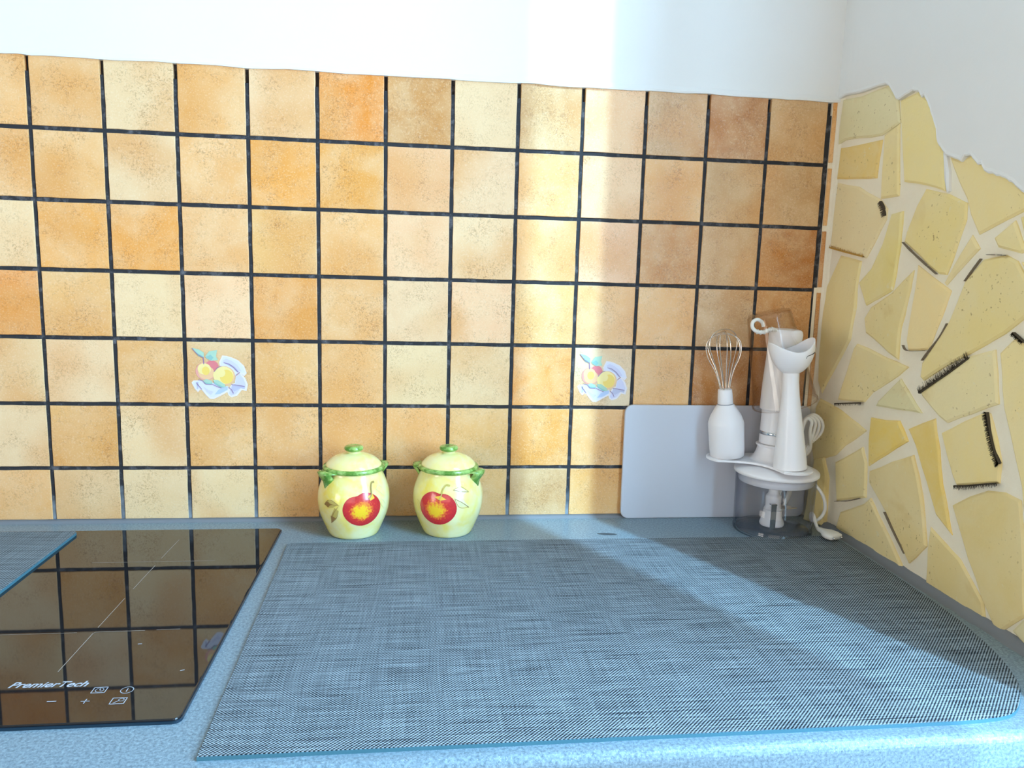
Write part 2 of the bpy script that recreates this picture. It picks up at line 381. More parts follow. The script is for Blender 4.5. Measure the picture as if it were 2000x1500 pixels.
SHAPES = [
 ('hem', [(750,500),(820,355),(900,360),(1010,390),(1150,450),(1275,570),(1325,720),(1270,785),(1180,710),(1090,790),(1010,650),(900,580),(770,580)]),
 ('cloth2', [(780,500),(840,385),(910,385),(1000,410),(1140,475),(1250,590),(1290,700),(1230,720),(1150,690),(1080,750),(1020,640),(900,570),(790,560)]),
 ('cloth', [(830,460),(900,420),(1010,460),(1130,550),(1220,680),(1150,690),(1060,620),(960,550),(860,520)]),
 ('cloth3', [(850,500),(960,520),(1080,590),(1160,690),(1120,700),(1040,610),(930,555)]),
 ('hem', [(1190,715),(1290,820),(1345,960),(1310,1100),(1215,1075),(1110,1200),(990,1235),(930,1190),(900,1100),(1000,960),(1070,930),(1090,800)]),
 ('cloth', [(1180,735),(1250,830),(1300,960),(1270,1060),(1190,1040),(1090,1165),(985,1200),(940,1150),(1000,1000),(1080,940),(1100,800)]),
 ('cloth3', [(1010,960),(1120,975),(1290,1010),(1270,1060),(1190,1040),(1060,1110),(1000,1060)]),
 ('hem', [(165,930),(210,885),(400,880),(620,930),(800,1010),(930,1000),(945,1100),(770,1200),(620,1275),(535,1270),(450,1180),(380,1090),(340,1080),(295,1130),(235,1070)]),
 ('cloth2', [(185,935),(230,900),(400,890),(620,930),(800,1010),(920,1000),(920,1080),(760,1165),(620,1235),(550,1235),(470,1150),(390,1060),(330,1040),(290,1085),(250,1050)]),
 ('blue', [(640,1180),(720,1080),(830,1020),(920,1010),(915,1075),(760,1160)]),
 ('cloth3', [(270,920),(310,915),(300,1060),(270,1070)]),
 ('cloth', [(400,1010),(520,1090),(620,1120),(560,1190),(470,1120)]),
 ('pink', ell(470, 690, 215, 190)), ('red', ell(600, 590, 140, 130)), ('peach', ell(480, 720, 170, 140)), ('yel2', ell(440, 640, 140, 120)), ('yel', ell(470, 680, 80, 90)),
 ('line', [(415,390),(432,390),(445,540),(425,545)]),
 ('peach', ell(850, 780, 232, 202)), ('yel2', ell(835, 770, 215, 185)), ('yel', ell(900, 800, 140, 150)), ('yel2', ell(780, 720, 100, 90)),
 ('leaf', [(195,205),(260,215),(350,240),(440,300),(440,395),(340,380),(270,300)]), ('leaf2', [(260,270),(340,330),(435,380),(400,400),(320,370)]),
 ('leaf', [(465,380),(550,270),(720,240),(690,370),(730,450),(590,470),(500,425)]), ('leaf2', [(480,390),(580,340),(640,400),(590,460),(510,425)]),
 ('leaf', [(400,890),(480,850),(590,890),(605,950),(480,965)]), ('leaf2', [(420,910),(500,930),(600,940),(590,960),(480,965)]),
 ('leaf', [(620,870),(720,870),(860,960),(880,1020),(780,1030),(650,955)]), ('leaf2', [(630,900),(720,960),(840,1020),(780,1030),(650,955)]),
]
LINES = [[(310,870),(400,885),(460,960),(590,965)], [(600,960),(700,1010),(790,1040)], [(640,700),(720,610),(800,575)], [(850,500),(960,530),(1060,600),(1150,700)], [(1000,960),(1120,975),(1280,1000)], [(1180,700),(1100,770)], [(940,1020),(1010,1080),(1040,1150)], [(270,930),(330,1010),(380,1070)], [(200,210),(300,330),(420,400)]]
mv = []; mf = []; mi = []
def mp(x, y, d): return ((x-85)/1335*.0985-.04925, -.0080-d, .04925-(y-75)/1285*.0985)
for k, (m, poly) in enumerate(SHAPES):
    b = len(mv); mv += [mp(x, y, .00012+.00003*k) for x, y in poly]; mf.append(tuple(range(b, b+len(poly)))); mi.append(MK.index(m))
for k, L in enumerate(LINES):
    for a, b_ in zip(L[:-1], L[1:]):
        d = Vector((b_[0]-a[0], b_[1]-a[1])).normalized(); nx, ny = -d.y*6, d.x*6; b = len(mv)
        mv += [mp(x, y, .00125) for x, y in ((a[0]-nx, a[1]-ny), (b_[0]-nx, b_[1]-ny), (b_[0]+nx, b_[1]+ny), (a[0]+nx, a[1]+ny))]; mf.append((b, b+1, b+2, b+3)); mi.append(MK.index('line'))
mo = None
for t in motif_at:
    t.color = (.80, .56, .30, 1) if t is motif_at[0] else (.78, .60, .38, 1)
    if mo is None: mo = mesh('fruit_print', mv, mf, mats=list(MOTM.values()), fm=mi)
    else: mo = mo.copy(); C.objects.link(mo)
    mo.parent = t
    mo['label'] = 'painted fruit with leaves on a lilac cloth'

# ------------------------------------------------------------------ right wall: mortar bed, stones, plaster, cracks
v = []; f = []; ny, nz = 60, 60
for i in range(ny+1):
    y = -.008 - (abs(YF)-.008)*i/ny
    for j in range(nz+1):
        z = CT - .02 + .78*j/nz
        v.append((xs(y) + .0036 + .0010*noise.noise((y*50, z*50, 3)) + .0008*noise.noise((y*14, z*14, 8)), y, z))
for i in range(ny):
    for j in range(nz): f.append((i*(nz+1)+j, i*(nz+1)+j+1, (i+1)*(nz+1)+j+1, (i+1)*(nz+1)+j))
mesh('mortar', v, f, MORTAR, wall_right, True)
STONES = [
    ('P',[(-0.0091,1.6166),(-0.055,1.6124),(-0.1145,1.6161),(-0.1411,1.5898),(-0.1522,1.5551),(-0.1133,1.5434),(-0.026,1.5496),(-0.0072,1.5456),(-0.0059,1.5731)]),
    ('O',[(-0.0128,1.5386),(-0.1142,1.5369),(-0.1087,1.4796),(-0.0096,1.4891)]),
    ('Y',[(-0.1175,1.5427),(-0.1507,1.5532),(-0.1666,1.4476),(-0.1223,1.447)]),
    ('Y',[(-0.1468,1.5875),(-0.1872,1.5907),(-0.216,1.5741),(-0.243,1.5281),(-0.2562,1.4996),(-0.27,1.4443),(-0.2264,1.4569),(-0.1763,1.4666),(-0.1637,1.5155),(-0.1542,1.5543)]),
    ('V',[(-0.0129,1.4825),(-0.0677,1.4708),(-0.1225,1.4458),(-0.1405,1.4306),(-0.1408,1.4145),(-0.1016,1.357),(-0.0093,1.3765),(-0.0103,1.4221)]),
    ('Y',[(-0.1541,1.4216),(-0.1805,1.4243),(-0.1827,1.374),(-0.1751,1.3083),(-0.1124,1.2826),(-0.0909,1.318),(-0.1167,1.3401),(-0.1385,1.3776)]),
    ('Y',[(-0.2273,1.4516),(-0.2769,1.4396),(-0.3139,1.425),(-0.3161,1.4037),(-0.2902,1.3322),(-0.2746,1.3331),(-0.1909,1.3793),(-0.1939,1.3936),(-0.2107,1.4296)]),
    ('Y',[(-0.2692,1.4897),(-0.2937,1.4814),(-0.3129,1.4855),(-0.3485,1.4656),(-0.3785,1.4528),(-0.4122,1.4287),(-0.4155,1.4091),(-0.3731,1.3947),(-0.3422,1.3833),(-0.3228,1.4092),(-0.3132,1.4294),(-0.2959,1.4507)]),
    ('Y',[(-0.3304,1.3835),(-0.3465,1.3659),(-0.2917,1.3182),(-0.2874,1.3218),(-0.3112,1.3584)]),
    ('Y',[(-0.3695,1.3781),(-0.3997,1.3977),(-0.4221,1.3619),(-0.4157,1.3584),(-0.3778,1.3666)]),
    ('Y',[(-0.039,1.3617),(-0.0916,1.3522),(-0.0877,1.3113),(-0.0886,1.2784),(-0.0825,1.2253),(-0.0225,1.1261),(-0.0084,1.1446),(-0.003,1.1935),(-0.003,1.2649),(-0.0076,1.3092)]),
    ('Y',[(-0.113,1.2618),(-0.1263,1.2804),(-0.1739,1.3043),(-0.2192,1.338),(-0.2128,1.2922),(-0.2035,1.2541),(-0.2053,1.2071),(-0.1828,1.2138),(-0.12,1.2395)]),
    ('Y',[(-0.2272,1.3453),(-0.2632,1.3283),(-0.3024,1.3112),(-0.2891,1.2747),(-0.2712,1.2286),(-0.2257,1.2223),(-0.2186,1.2366),(-0.2266,1.3148)]),
    ('Y',[(-0.3569,1.3519),(-0.3919,1.357),(-0.4117,1.3495),(-0.4359,1.3198),(-0.441,1.2892),(-0.4059,1.2623),(-0.353,1.2327),(-0.3044,1.2077),(-0.2676,1.1847),(-0.2602,1.1888),(-0.2613,1.2087),(-0.2828,1.2369),(-0.3071,1.2711),(-0.3284,1.3245)]),
    ('Y',[(-0.1001,1.2199),(-0.1554,1.2101),(-0.23,1.1986),(-0.2094,1.1831),(-0.1495,1.1483),(-0.1316,1.1299),(-0.0653,1.122),(-0.0814,1.1721),(-0.0938,1.2122)]),
    ('P',[(-0.2158,1.1798),(-0.2421,1.1599),(-0.2705,1.1382),(-0.1626,1.1292),(-0.1676,1.1378)]),
    ('V',[(-0.3533,1.229),(-0.3939,1.2417),(-0.4016,1.214),(-0.4098,1.1763),(-0.3246,1.1354),(-0.309,1.1404),(-0.2691,1.1626),(-0.2643,1.1671),(-0.3138,1.2003)]),
    ('Y',[(-0.4016,1.2381),(-0.4227,1.2588),(-0.4479,1.2468),(-0.4943,1.1852),(-0.5247,0.9999),(-0.4823,1.0008),(-0.4692,1.0523),(-0.4606,1.0857),(-0.444,1.1199),(-0.4193,1.1712)]),
    ('Y',[(-0.4073,1.4005),(-0.4497,1.4147),(-0.4609,1.3462),(-0.4246,1.3612)]),
    ('Y',[(-0.4182,1.3482),(-0.4358,1.3434),(-0.4721,1.3207),(-0.4795,1.2755),(-0.4453,1.2906),(-0.4404,1.3199)]),
    ('B',[(-0.0188,1.116),(-0.0752,1.107),(-0.1435,1.0856),(-0.0954,1.0507),(-0.0736,1.0286),(-0.0172,1.0034),(-0.0053,1.0273),(-0.0079,1.0988)]),
    ('O',[(-0.1529,1.1088),(-0.1879,1.1118),(-0.2233,1.118),(-0.2372,1.1043),(-0.2478,1.0924),(-0.1997,1.0599),(-0.1586,1.0318),(-0.1524,1.0721)]),
    ('O',[(-0.2446,1.1099),(-0.2995,1.1367),(-0.3149,1.0949),(-0.3273,1.0516),(-0.3569,0.9898),(-0.3223,1.0067),(-0.2823,1.0633),(-0.2642,1.0902)]),
    ('Y',[(-0.315,1.1192),(-0.3547,1.1436),(-0.39,1.1625),(-0.3979,1.1621),(-0.4149,1.1321),(-0.4259,1.1058),(-0.4267,1.0809),(-0.3556,1.057),(-0.3459,1.0675)]),
    ('B',[(-0.3513,1.029),(-0.3797,1.0497),(-0.4094,1.0667),(-0.4372,1.0725),(-0.4617,1.0698),(-0.4731,1.0286),(-0.4794,0.9997),(-0.4909,0.9391),(-0.4592,0.9041),(-0.4495,0.9019),(-0.4214,0.9304),(-0.39,0.9707),(-0.3632,1.0111)]),
    ('Y',[(-0.1626,1.0249),(-0.2161,1.0537),(-0.2632,1.0756),(-0.2791,1.049),(-0.2931,1.0187),(-0.3122,0.9573),(-0.2789,0.9193),(-0.2141,0.9748),(-0.1642,1.0071)]),
    ('Y',[(-0.1724,0.9837),(-0.226,0.9426),(-0.2709,0.9035),(-0.1897,0.9015),(-0.1065,0.9015),(-0.0923,0.908),(-0.1,0.9374),(-0.1578,0.9699)]),
    ('V',[(-0.0758,1.0166),(-0.1389,1.0581),(-0.1537,1.0359),(-0.1589,0.9804),(-0.0873,0.953)]),
    ('Y',[(-0.315,0.9865),(-0.3768,0.9641),(-0.4247,0.9264),(-0.4327,0.9044),(-0.3749,0.9051),(-0.3186,0.9059),(-0.3141,0.9528)]),
    ('P',[(-0.4763,0.914),(-0.4974,0.9459),(-0.5348,0.9383),(-0.5407,0.902),(-0.5004,0.9045)]),
]
PLASTER_EDGE = [(-0.003,1.6186),(-0.015,1.6211),(-0.0542,1.6184),(-0.1148,1.6183),(-0.1249,1.6116),(-0.1407,1.592),(-0.1474,1.5877),(-0.1625,1.5918),(-0.1797,1.5945),(-0.1943,1.5892),(-0.2025,1.5804),(-0.2077,1.5821),(-0.2174,1.5704),(-0.2278,1.5533),(-0.2425,1.5288),(-0.2477,1.5104),(-0.2563,1.5023),(-0.2683,1.4918),(-0.2937,1.4817),(-0.2989,1.4791),(-0.3046,1.4848),(-0.3138,1.486),(-0.3233,1.4783),(-0.3309,1.471),(-0.3372,1.4708),(-0.344,1.4618),(-0.3552,1.4574),(-0.3659,1.4543),(-0.3791,1.4497),(-0.3925,1.4422),(-0.405,1.4332),(-0.4185,1.4261)]
CRACKS = {'hair1': [(-0.2645,1.1662),(-0.2822,1.1787),(-0.3006,1.1909),(-0.3184,1.2018),(-0.3332,1.2128),(-0.3537,1.2266)],'hair2': [(-0.3955,1.1634),(-0.4001,1.1521),(-0.406,1.1378),(-0.4136,1.1224),(-0.4229,1.1093),(-0.4265,1.1056)],'low': [(-0.3549,1.0568),(-0.3773,1.0637),(-0.403,1.0728),(-0.4274,1.0814)],'thin': [(-0.191,1.3787),(-0.2147,1.3644),(-0.2447,1.3478),(-0.273,1.333)],'dark': [(-0.1266,1.4427),(-0.1353,1.4333),(-0.1399,1.4203)],'rust': [(-0.0118,1.3754),(-0.0525,1.3674),(-0.0996,1.3589)],'l1': [(-0.0646,1.1155),(-0.0946,1.1213),(-0.1303,1.1283)],'l2': [(-0.3298,1.3246),(-0.3402,1.3375),(-0.354,1.3529)],'l3': [(-0.2621,1.2124),(-0.2763,1.2296),(-0.2935,1.2482),(-0.3051,1.2675)],'l4': [(-0.214,0.9748),(-0.2363,0.9559),(-0.2699,0.9305)],'l5': [(-0.0874,0.9521),(-0.1175,0.9621),(-0.1481,0.9762)],'l6': [(-0.3637,1.3579),(-0.3793,1.3573),(-0.3969,1.3564)],'l7': [(-0.4217,1.2649),(-0.43,1.2605),(-0.4389,1.2555)],'l8': [(-0.2162,1.2295),(-0.2274,1.2226),(-0.2689,1.2271)]}
STONES += [('Y', [(-.50,1.33),(-.60,1.36),(-.72,1.31),(-.71,1.20),(-.60,1.16),(-.50,1.23)]), ('V', [(-.55,1.14),(-.72,1.18),(-.73,1.02),(-.62,.99),(-.54,1.05)]), ('Y', [(-.555,.98),(-.62,.97),(-.73,1.0),(-.73,.91),(-.56,.91)]), ('Y', [(-.48,1.50),(-.60,1.47),(-.70,1.36),(-.60,1.38),(-.49,1.36)])]
SC = dict(P=(.84,.76,.46), O=(.90,.64,.18), Y=(.91,.74,.33), V=(.90,.76,.41), B=(.82,.64,.26))
def stone_mesh(poly, seed, xoff=None):
    rnd = random.Random(seed)
    if area2(poly) < 0: poly = poly[::-1]
    out = []
    for i in range(len(poly)):
        a, b = Vector(poly[i]), Vector(poly[(i+1) % len(poly)]); L = (b-a).length; k = max(1, min(4, int(L/.022)))
        for q in range(k):
            p = a.lerp(b, q/k)
            if q: p += Vector((rnd.uniform(-1, 1), rnd.uniform(-1, 1))) * .0010
            out.append((p.x, p.y))
    base, top = inset(out, -.0006), inset(out, .0030)
    dz = rnd.uniform(-.0006, .0010); tilt = (rnd.uniform(-.008, .008), rnd.uniform(-.008, .008)); cy = sum(p[0] for p in out)/len(out); cz = sum(p[1] for p in out)/len(out)
    X = xoff or (lambda y, z: xs(y))
    n = len(out)
    v = [(X(y, z) + .009, y, z) for y, z in base] + [(X(y, z) + .0020 + dz + tilt[0]*(y-cy) + tilt[1]*(z-cz), y, z) for y, z in out] + [(X(y, z) + dz + tilt[0]*(y-cy) + tilt[1]*(z-cz), y, z) for y, z in top]
    v.append((X(cy, cz)+dz, cy, cz)); f = []
    for i in range(n):
        j = (i+1) % n; f += [(i, i+n, j+n, j), (i+n, i+2*n, j+2*n, j+n), (i+2*n, 3*n, j+2*n)]
    return v, f
def add_stone(kind, v, f, seed):
    c = Vector((sum(p[0] for p in v)/len(v), sum(p[1] for p in v)/len(v), sum(p[2] for p in v)/len(v)))
    o = fixn(mesh('stone', [Vector(p)-c for p in v], f, STONE, wall_right)); o.location = c
    r = random.Random(seed); q = 1 + r.uniform(-.07, .07); t = SC[kind]; o.color = (t[0]*q, t[1]*q*(1+r.uniform(-.03, .03)), t[2]*q*(1+r.uniform(-.12, .12)), 1)
for k, (kind, poly) in enumerate(STONES): add_stone(kind, *stone_mesh(poly, k+3), k+3)
# the low stone that leans out of the corner
wv, wf = stone_mesh([(-.022, 1.008), (-.046, 1.018), (-.062, .985), (-.066, .9015), (-.030, .9015)], 77, lambda y, z: xs(y) - .030*max(0, (1.02-z)/.12)*max(0, 1-abs(y)/.085))
add_stone('B', wv, wf, 77)
# white plaster coming down over the stones with a ragged lower edge
edge = []
for a, b in zip(PLASTER_EDGE[:-1], PLASTER_EDGE[1:]):
    for q in range(3):
        t = q/3; y = a[0]+(b[0]-a[0])*t; z = a[1]+(b[1]-a[1])*t
        edge.append((y + .0012*noise.noise((y*160, z*160, 2)), z + .0018*noise.noise((y*130, z*130, 4))))
edge += [PLASTER_EDGE[-1], (-.47, 1.395), (-.56, 1.36), (-.66, 1.30), (YF, 1.26)]
edge = [(.004, edge[0][1])] + edge
n = len(edge); v = []; f = []
for y, z in edge:
    v += [(xs(y)+.008, y, z-.001), (xs(y)-.0024, y, z-.0002), (xs(y)-.0036, y, z+.0020), (xs(y)-.0028, y, z+.006), (xs(y)-.0026, y, 3.1), (xs(y)+.008, y, 3.1)]
for i in range(n-1):
    for j in range(6): f.append((i*6+j, i*6+(j+1) % 6, i*6+6+(j+1) % 6, i*6+6+j))
fixn(mesh('plaster', v, f, PLASTER, wall_right, False))
sv, sf = stone_mesh([(-.2650,1.4935),(-.2575,1.5020),(-.2622,1.4800),(-.2668,1.4600),(-.2745,1.4420),(-.2785,1.4440),(-.2745,1.4700)], 5, lambda y, z: xs(y)-.0022)
fixn(mesh('plaster_smear', sv, sf, PLASTER, wall_right))
# dark broken edges and hairline gaps beside the stones
CW = dict(hair1=(.010, 1), hair2=(.008, 1), low=(.006, 1), thin=(.0018, 0), dark=(.008, 1), rust=(.006, 1), l1=(.005, 1), l2=(.0013, 0), l3=(.0016, 0), l4=(.0018, 0), l5=(.0018, 0), l6=(.0018, 0), l7=(.005, 1), l8=(.0011, 0))
for k, L in CRACKS.items():
    wd, hairy = CW[k]; rnd = random.Random(k); mb = MB(); pts = catmull([(y, z, 0) for y, z in L], 12 if hairy else 5)
    X = lambda y: xs(y) - .0024
    for a, b in zip(pts[:-1], pts[1:]):
        d = (b-a).normalized(); nn = Vector((-d.y, d.x, 0)); w2 = .0009 if hairy else wd*rnd.uniform(.3, .8)/2
        q = [a-nn*w2, b-nn*w2, b+nn*w2, a+nn*w2]; mb.add([(X(p.x)+.0, p.x, p.y) for p in q] + [(X(p.x)+.004, p.x, p.y) for p in q], [(0,1,2,3), (0,4,5,1), (2,6,7,3)])
        if hairy:
            for _ in range(3):
                p = a.lerp(b, rnd.random()); L2 = wd*rnd.uniform(.3, 1.0); s = nn*-1 if k in ('hair1', 'rust', 'thin') else nn
                e = p + s*L2 + d*rnd.uniform(-.002, .002); u = d*.0005
                mb.add([(X(z.x)-.0001, z.x, z.y) for z in (p-u, p+u, e+u*.4, e-u*.4)], [(0, 1, 2, 3)])
    mb.build('broken_edge' if hairy else 'joint_gap', RUST if k == 'rust' else (CRACK if hairy else JOINT), wall_right)

# ------------------------------------------------------------------ worktop, sealant, cabinet
YE = -.650
wt = MB(); prof = [(.0015, CT-.040), (.0015, CT), (YE+.010, CT)] + [(YE+.010-.010*math.sin(a*PI/12), CT-.010+.010*math.cos(a*PI/12)) for a in range(1, 7)] + [(YE, CT-.034), (YE+.004, CT-.040)]
n = len(prof)
for x in (-1.30, 1.2860): wt.v += [(x, y, z) for y, z in prof]
wt.f += [(i, (i+1) % n, n+(i+1) % n, n+i) for i in range(n)] + [tuple(range(n-1, -1, -1)), tuple(range(n, 2*n))]
worktop = fixn(wt.build('worktop', WORKTOP)); tag(worktop, 'grey blue speckled laminate worktop with rounded front edge along the tiled wall', 'worktop')
st_v = [(.886+.0165*math.cos(2*PI*i/24), -.0880-.002*math.cos(2*PI*i/24)+.0050*math.sin(2*PI*i/24), CT+.0002) for i in range(24)]
mesh('oval_spot', st_v, [tuple(range(24))], plain('dark_spot', (.055, .075, .09), .6), worktop)  # flat dark oval lying on the worktop
v = []; f = []; n = 90
for i in range(n+1):
    x = -.5225 + (1.262+.5225)*i/n; q = .0016*noise.noise((x*22, 0, 0)); v += [(x, .0018, CT), (x, -.0005, CT+.0056+q*.4), (x, -.0045-q, CT+.0020), (x, -.0085-q, CT)]
for i in range(n): f += [(i*4+j, i*4+j+1, i*4+5+j, i*4+4+j) for j in range(3)]
tag(fixn(mesh('trim_1', v, f, SEAL, None, True)), 'grey sealant bead between tiles and worktop', kind='structure')
v = []; f = []
for i in range(n+1):
    y = -.066 - (abs(YE)-.066)*i/n; q = .0022*noise.noise((y*30, 0, 4)) + .0014*noise.noise((y*90, 3, 4)); x = xs(y); v += [(x+.006, y, CT+.010), (x-.0022, y, CT+.0075+q), (x-.006-q, y, CT+.003), (x-.013-q, y, CT)]
for i in range(n): f += [(i*4+j, i*4+j+1, i*4+5+j, i*4+4+j) for j in range(3)]
tag(fixn(mesh('trim_2', v, f, SEAL, None, True)), 'rough grey sealant strip along the foot of the stone wall', kind='structure')
cab = tag(empty('base_cabinet', (.99, -.30, 0)), 'white base cabinet under the right end of the worktop', 'cabinet')
def cb(name, a, b): return MB().box(a, b).build(name, PARTWHITE, cab)
cb('body', (-.29, -.31, .08), (.29, .28, .859)); cb('plinth', (-.29, -.27, 0), (.29, .25, .08))
dr = cb('door', (-.287, -.331, .085), (.287, -.311, .856)); h = MB().tube([(-.26, -.337, .78), (-.26, -.36, .78), (-.26, -.36, .64), (-.26, -.337, .64)], .005, 8).build('handle', CHROME, dr)

# ------------------------------------------------------------------ hob
HX0, HX1, HY0, HY1 = -.237, .3635, -.574, -.053
hob = tag(empty('induction_hob', (0, 0, CT)), 'black glass induction hob set into the left of the worktop', 'hob')
r4 = [.008]*4
pv, pf = prism(rrect(HX0, HY0, HX1, HY1, r4), 0, .0045, .0012); pn = len(rrect(HX0, HY0, HX1, HY1, r4))
gl = mesh('glass_panel', pv, pf, HOB, hob)
pv, pf = prism(rrect(HX0-.0012, HY0-.0012, HX1+.0012, HY1+.0012, r4), 0, .0026); mesh('frame', pv, pf, HOBEDGE, hob)
ZP = .0047
lines = MB()
for seg in ([(.2178,-.4817),(.2183,-.3994)], [(.2181,-.385),(.2186,-.3077)], [(.2187,-.2797),(.2197,-.2006)], [(.2196,-.1755),(.2212,-.1003)]): lines.ribbon(seg, .0007, ZP)
lines.ribbon([(.2183,-.3994),(.2200,-.3968),(.2269,-.3959),(.2726,-.3954)], .0006, ZP).ribbon([(.2850,-.3948),(.3103,-.3939)], .0006, ZP).ribbon([(.20,-.3965),(.10,-.397)], .0004, ZP)
lines.build('zone_line', PRINT_FAINT, gl)
MB().ribbon([(.132,-.1872),(.2957,-.1873)], .0006, ZP).build('zone_line', PRINT_FAINT, gl)
MB().ribbon([(.2764,-.4274),(.2800,-.4269)], .0010, ZP).build('scratch', PRINT, gl)
MB().ribbon([(.3385,-.4875),(.3420,-.4860)], .0010, ZP).build('scratch', PRINT, gl)
fc = bpy.data.curves.new('lettering', 'FONT'); fc.body = 'PremierTech'; fc.size = .0135; fc.shear = .32; fc.offset = .0003; fc.space_character = 1.0
fo = bpy.data.objects.new('lettering', fc); C.objects.link(fo); bpy.context.view_layer.update()
me = bpy.data.meshes.new_from_object(fo.evaluated_get(bpy.context.evaluated_depsgraph_get())); bpy.data.objects.remove(fo)
xa = [q.co.x for q in me.vertices]; s = .0738/(max(xa)-min(xa))
for q in me.vertices: q.co = ((q.co.x-min(xa))*s + .1838, q.co.y*1.05 - .5095 - (q.co.x-min(xa))*.03, ZP)
me.materials.clear(); me.materials.append(PRINT); lo = bpy.data.objects.new('printed_lettering', me); C.objects.link(lo); lo.parent = gl
def icon(name, parts, w=.0011):
    m = MB()
    for L in parts: m.ribbon(L, w, ZP)
    m.build(name, PRINT, gl)
def cir(cx, cy, r, n=20): return [(cx + r*math.cos(2*PI*i/n), cy + r*math.sin(2*PI*i/n)) for i in range(n+1)]
def rec(cx, cy, a, b): return [(cx-a, cy-b), (cx+a, cy-b), (cx+a, cy+b), (cx-a, cy+b), (cx-a, cy-b)]
icon('minus_symbol', [[(.2325, -.5367), (.2402, -.5367)]], .0013)
icon('plus_symbol', [[(.2634, -.5386), (.2710, -.5386)], [(.2672, -.5425), (.2672, -.5347)]], .0009)
icon('timer_symbol', [rec(.2726, -.5194, .0062, .0050), cir(.2726, -.5194, .0037), [(.2726, -.5170), (.2726, -.5194), (.2742, -.5200)]], .0008)
icon('power_symbol', [cir(.2988, -.5212, .0058), [(.2988, -.5184), (.2988, -.5238)]], .0008)
icon('key_symbol', [rec(.2976, -.5400, .0064, .0052), [(.2940, -.5435), (.2980, -.5396)], cir(.2998, -.5382, .0024, 12)], .0008)

# ------------------------------------------------------------------ woven mats
def mat_thing(name, x0, y0, x1, y1, r, th, z, label, wob, outline=None):
    o = tag(empty(name, (x0, y0, z)), label, 'mat')
    pts = [(x-x0, y-y0) for x, y in outline] if outline else rrect(0, 0, x1-x0, y1-y0, r, 8)
    fine = []
    for i in range(len(pts)):
        a, b = Vector(pts[i]), Vector(pts[(i+1) % len(pts)]); k = max(1, int((b-a).length/.02))
        for q in range(k):
            p = a.lerp(b, q/k); fine.append((p.x + wob*noise.noise((p.x*3, p.y*9, 5)), p.y + wob*.5*noise.noise((p.x*6, p.y*3, 8))))
    pv, pf = prism(inset(fine, .0005), th-.0006, th+.0002); mesh('weave', pv, pf, WEAVE, o)
    pv, pf = prism(fine, 0, th-.0006); mesh('edge_band', pv, pf, TEAL, o)
    return o
MAT = [(.3945,-.6310), (1.105,-.6305)] + [(p.x, p.y) for p in catmull([(1.105,-.6305,0),(1.160,-.6240,0),(1.195,-.5960,0),(1.217,-.5640,0),(1.237,-.5130,0),(1.249,-.4580,0),(1.256,-.4000,0),(1.2600,-.3000,0),(1.2600,-.1900,0)], 4)][1:] + [(1.2590,-.1480), (1.2450,-.1220), (.3890,-.1195), (.3845,-.1235)]
mat_thing('woven_mat', .3865, -.6270, 1.2280, -.1110, None, .0042, CT, 'large grey woven mat on the bare worktop right of the hob', .0018, MAT)
mat_thing('woven_mat', -.225, -.535, .0640, -.0675, [.008]*4, .0042, CT+.0046, 'smaller grey woven mat lying on the black hob, cut by the left frame edge', .0004)

# ------------------------------------------------------------------ yellow jars
JP = [(.0345, .0), (.0385, .0015), (.0445, .014), (.0530, .036), (.0560, .055), (.0548, .072), (.0490, .090), (.0445, .100), (.0440, .106)]
JPS = smooth_prof(JP, 6)
def jr(z):
    for (r0, z0), (r1, z1) in zip(JPS[:-1], JPS[1:]):
        if z0 <= z <= z1: return r0 + (r1-r0)*(z-z0)/max(1e-6, z1-z0)
    return .044
def onjar(u, z, off, th0): th = th0 + u/.0555; r = jr(z) + off; return (r*math.sin(th), -r*math.cos(th), z)
def painted(name, polys, th0, mats, parent, off=.0005):
    v = []; f = []; fm = []
    for k, (poly, mi) in enumerate(polys):
        cx = sum(p[0] for p in poly)/len(poly); cz = sum(p[1] for p in poly)/len(poly); n = len(poly); b = len(v); o2 = off + .0001*k
        for fr in (1, .66, .33):
            for p in poly: v.append(onjar(cx+(p[0]-cx)*fr, cz+(p[1]-cz)*fr, o2, th0))
        v.append(onjar(cx, cz, o2, th0))
        for i in range(n):
            j = (i+1) % n; f += [(b+i, b+j, b+n+j, b+n+i), (b+n+i, b+n+j, b+2*n+j, b+2*n+i), (b+2*n+i, b+2*n+j, b+3*n)]; fm += [mi]*3
    return mesh(name, v, f, mats=mats, parent=parent, smooth=True, fm=fm)
def strip(L, w0, w1):
    L = catmull([(x, z, 0) for x, z in L], 5); a = []; b = []
    for i, p in enumerate(L):
        d = (L[min(i+1, len(L)-1)] - L[max(i-1, 0)]).normalized(); w = w0 + (w1-w0)*i/(len(L)-1); nn = Vector((-d.y, d.x, 0))*w/2
        a.append(p+nn); b.append(p-nn)
    return a, b
def stripes(name, Ls, th0, mat, parent, off=.0009):
    v = []; f = []
    for L, w0, w1 in Ls:
        a, b = strip(L, w0, w1); k = len(v); n = len(a)
        for p, q in zip(a, b): v += [onjar(p.x, p.y, off, th0), onjar(q.x, q.y, off, th0)]
        f += [(k+2*i, k+2*i+1, k+2*i+3, k+2*i+2) for i in range(n-1)]
    return mesh(name, v, f, mat, parent, True)
